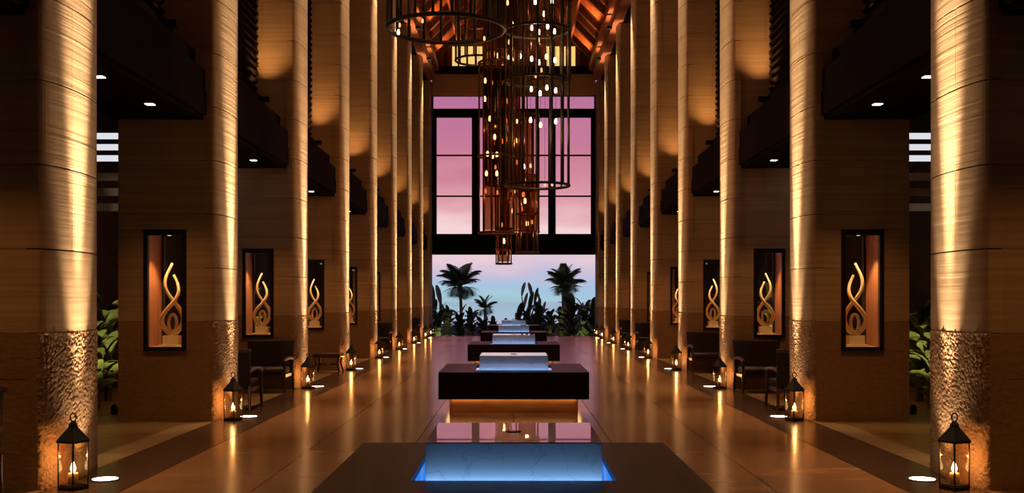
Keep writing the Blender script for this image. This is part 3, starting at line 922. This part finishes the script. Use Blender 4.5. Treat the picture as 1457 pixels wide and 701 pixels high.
for s in (-1, 1):
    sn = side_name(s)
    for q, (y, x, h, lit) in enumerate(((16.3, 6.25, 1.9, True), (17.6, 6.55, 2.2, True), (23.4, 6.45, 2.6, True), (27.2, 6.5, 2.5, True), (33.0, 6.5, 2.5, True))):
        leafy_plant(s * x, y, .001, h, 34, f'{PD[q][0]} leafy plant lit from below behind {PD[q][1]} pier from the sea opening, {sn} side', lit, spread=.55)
        g = thing('garden_spotlight', f'small spotlight under {PD[q][0]} plant behind {PD[q][1]} pier from the sea opening, {sn} side', 'spotlight', (s * (x - .55), y - .75, .001), 0, 'aisle plant spotlights')
        obj('housing', lamp_spike, None, g)
        lamp('beam', 'SPOT', g, (0, 0, .17), P_GARDEN, (1, .82, .45), .04, 75, .8, aim=(s * .5, .7, 1.4))
    # lit strip window with horizontal blinds high on the outer wall
    w = thing('window_2' if s < 0 else 'window_3', f'bright window with white horizontal blinds across the {sn} aisle facing sea', 'window', (s * 6.5, 18.6, 4.1))
    del w['category']; w['kind'] = 'structure'
    for q in range(3):
        bx('blind_slat', 'lit_white', w, -.98, .98, -.02, .02, -.10 + q * .19, .00 + q * .19)
    for q in range(3):
        bx('blind_slat', 'louver_white', w, -.98, .98, -.02, .02, -.95 + q * .26, -.82 + q * .26)
    for a in (-1, 1): bx('frame', 'frame_black', w, a * .98, a * 1.0, -.03, .03, -4.098, 2.09)

# ------------------------------------------------------------------ outside: garden ground, sea, palms
gr = tag(bx('ground', 'ground', None, -60, 60, FLOOR_END + .01, 110, -1.3, -.9), kind='structure')
sea = bx('sea', 'sea', None, -9000, 9000, 111, 24000, -14.2, -14)
tag(sea, 'calm teal sea below the dusk sky', 'sea', kind='stuff')
def fan_palm(px, py, rp, Y, n, label, thick=1.0, up=.5):
    m = Y / F; X = (px - 731) * m; Z = CZ + (428 - py) * m; R = rp * m
    t = thing('palm_tree', label, 'palm', (X, Y, -.95), 0, 'palms in the garden')
    H = Z + .95
    MB().tube([(0, 0, 0), (.06, 0, H * .5), (0, 0, H)], [.16 * thick, .12 * thick, .10 * thick], 9).build('trunk', 'trunk', t, True)
    fr_ = [pinnate(R * (1, 1, .95, .85)[i], R * .5, .42 + .14 * i, up + 1.0 - .42 * i) for i in range(4)]
    for f_ in fr_: f_.materials.append(MATS['leaf'])
    for i in range(n):
        obj('frond', fr_[i % 4], None, t, (0, 0, H), (random.uniform(-.15, .15), random.uniform(-.15, .15), i * 2.39996))
    return t
fan_palm(655, 410, 40, 80, 26, 'dark feathery palm on a slim trunk, left of the sea view facing the water')
fan_palm(690, 440, 22, 70, 14, 'small drooping palm beside the slim trunked palm')
fan_palm(804, 412, 38, 72, 28, 'large shaggy palm on a thick pale trunk, right of the sea view', 2.4, .75)
def paddle_palm(px, Y, leaves, label):
    m = Y / F; X = (px - 731) * m
    t = thing('banana_plant', label, 'plant', (X, Y, -.95), 0, 'banana plants in the garden')
    for (lx, ly, lw, lh) in leaves:
        x1 = (lx - px) * m; z1 = CZ + (428 - ly) * m + .95; L = lh * m; W = lw * m
        mb = MB(); mb.tube([(x1 * .15, 0, 0), (x1 * .35, .05, (z1 - L) * .6), (x1 * .85, .05, z1 - L)], [.09, .06, .035], 6)
        mb.build('stalk', 'trunk', t)
        me = blade_leaf(1, 1, .12, 1.35, .2, 10)
        me.materials.append(MATS['leaf'])
        obj('leaf', me, None, t, (x1 * .85, .05, z1 - L), (0, 0, random.choice((-.6, .4, 2.6))), (L, W * 1.0, L))
paddle_palm(750, 66, [(741, 398, 13, 24), (758, 398, 11, 26), (735, 425, 16, 34), (748, 425, 15, 36), (765, 420, 13, 34), (772, 412, 7, 22), (757, 440, 15, 34), (744, 412, 12, 30), (753, 410, 12, 34), (762, 405, 9, 30), (739, 440, 16, 34), (768, 438, 14, 34), (775, 425, 10, 26)], 'upright banana plant with paddle leaves right of the pools')
paddle_palm(622, 64, [(617, 395, 14, 40), (628, 400, 13, 36), (612, 420, 16, 40), (635, 425, 14, 38), (622, 440, 18, 36)], 'banana plant with broad dark leaves by the left jamb of sea opening')
paddle_palm(832, 64, [(820, 425, 17, 40), (830, 420, 17, 44), (840, 422, 17, 44), (848, 430, 16, 40), (826, 442, 18, 38), (838, 446, 18, 36)], 'broad banana clump by the right jamb of sea opening')
paddle_palm(790, 60, [(782, 447, 12, 26), (790, 452, 12, 26), (776, 456, 12, 22)], 'short banana clump before the shaggy palm')
# low shrubs along the terrace edge
i = 0
for px in range(606, 862, 16):
    Y = 55.0 + (i * 37 % 5) * 1.5; m = Y / F
    hh = random.uniform(1.7, 2.5) + (-.55 if 688 < px < 738 else .9 if abs(px - 731) > 60 else .4) - (.5 if 640 < px < 690 else 0)
    leafy_plant((px - 731) * m, Y, -.9, hh, 34, 'dark green leafy shrub at the terrace edge below the sea view', False, 'shrubs at the terrace edge', .75, 'garden_shrub')
    i += 1
g = thing('garden_spotlight', 'black garden spotlight under the broad banana clump', 'spotlight', (3.2, 56.0, -.9), 0, 'garden spotlights')
obj('housing', lamp_spike, None, g)
lamp('beam', 'SPOT', g, (0, 0, .17), 1100, (1, .8, .4), .05, 100, .9, aim=(1.2, 8, 3.0))  # added fill to brighten the right-hand plants, no known lamp
g = thing('garden_spotlight', 'black garden spotlight under the left banana plant', 'spotlight', (-3.0, 56.0, -.9), 0, 'garden spotlights')
obj('housing', lamp_spike, None, g)
lamp('beam', 'SPOT', g, (0, 0, .17), 500, (1, .85, .5), .05, 100, .9, aim=(-1.0, 8, 2.5))  # same kind of added fill for the left-hand plants
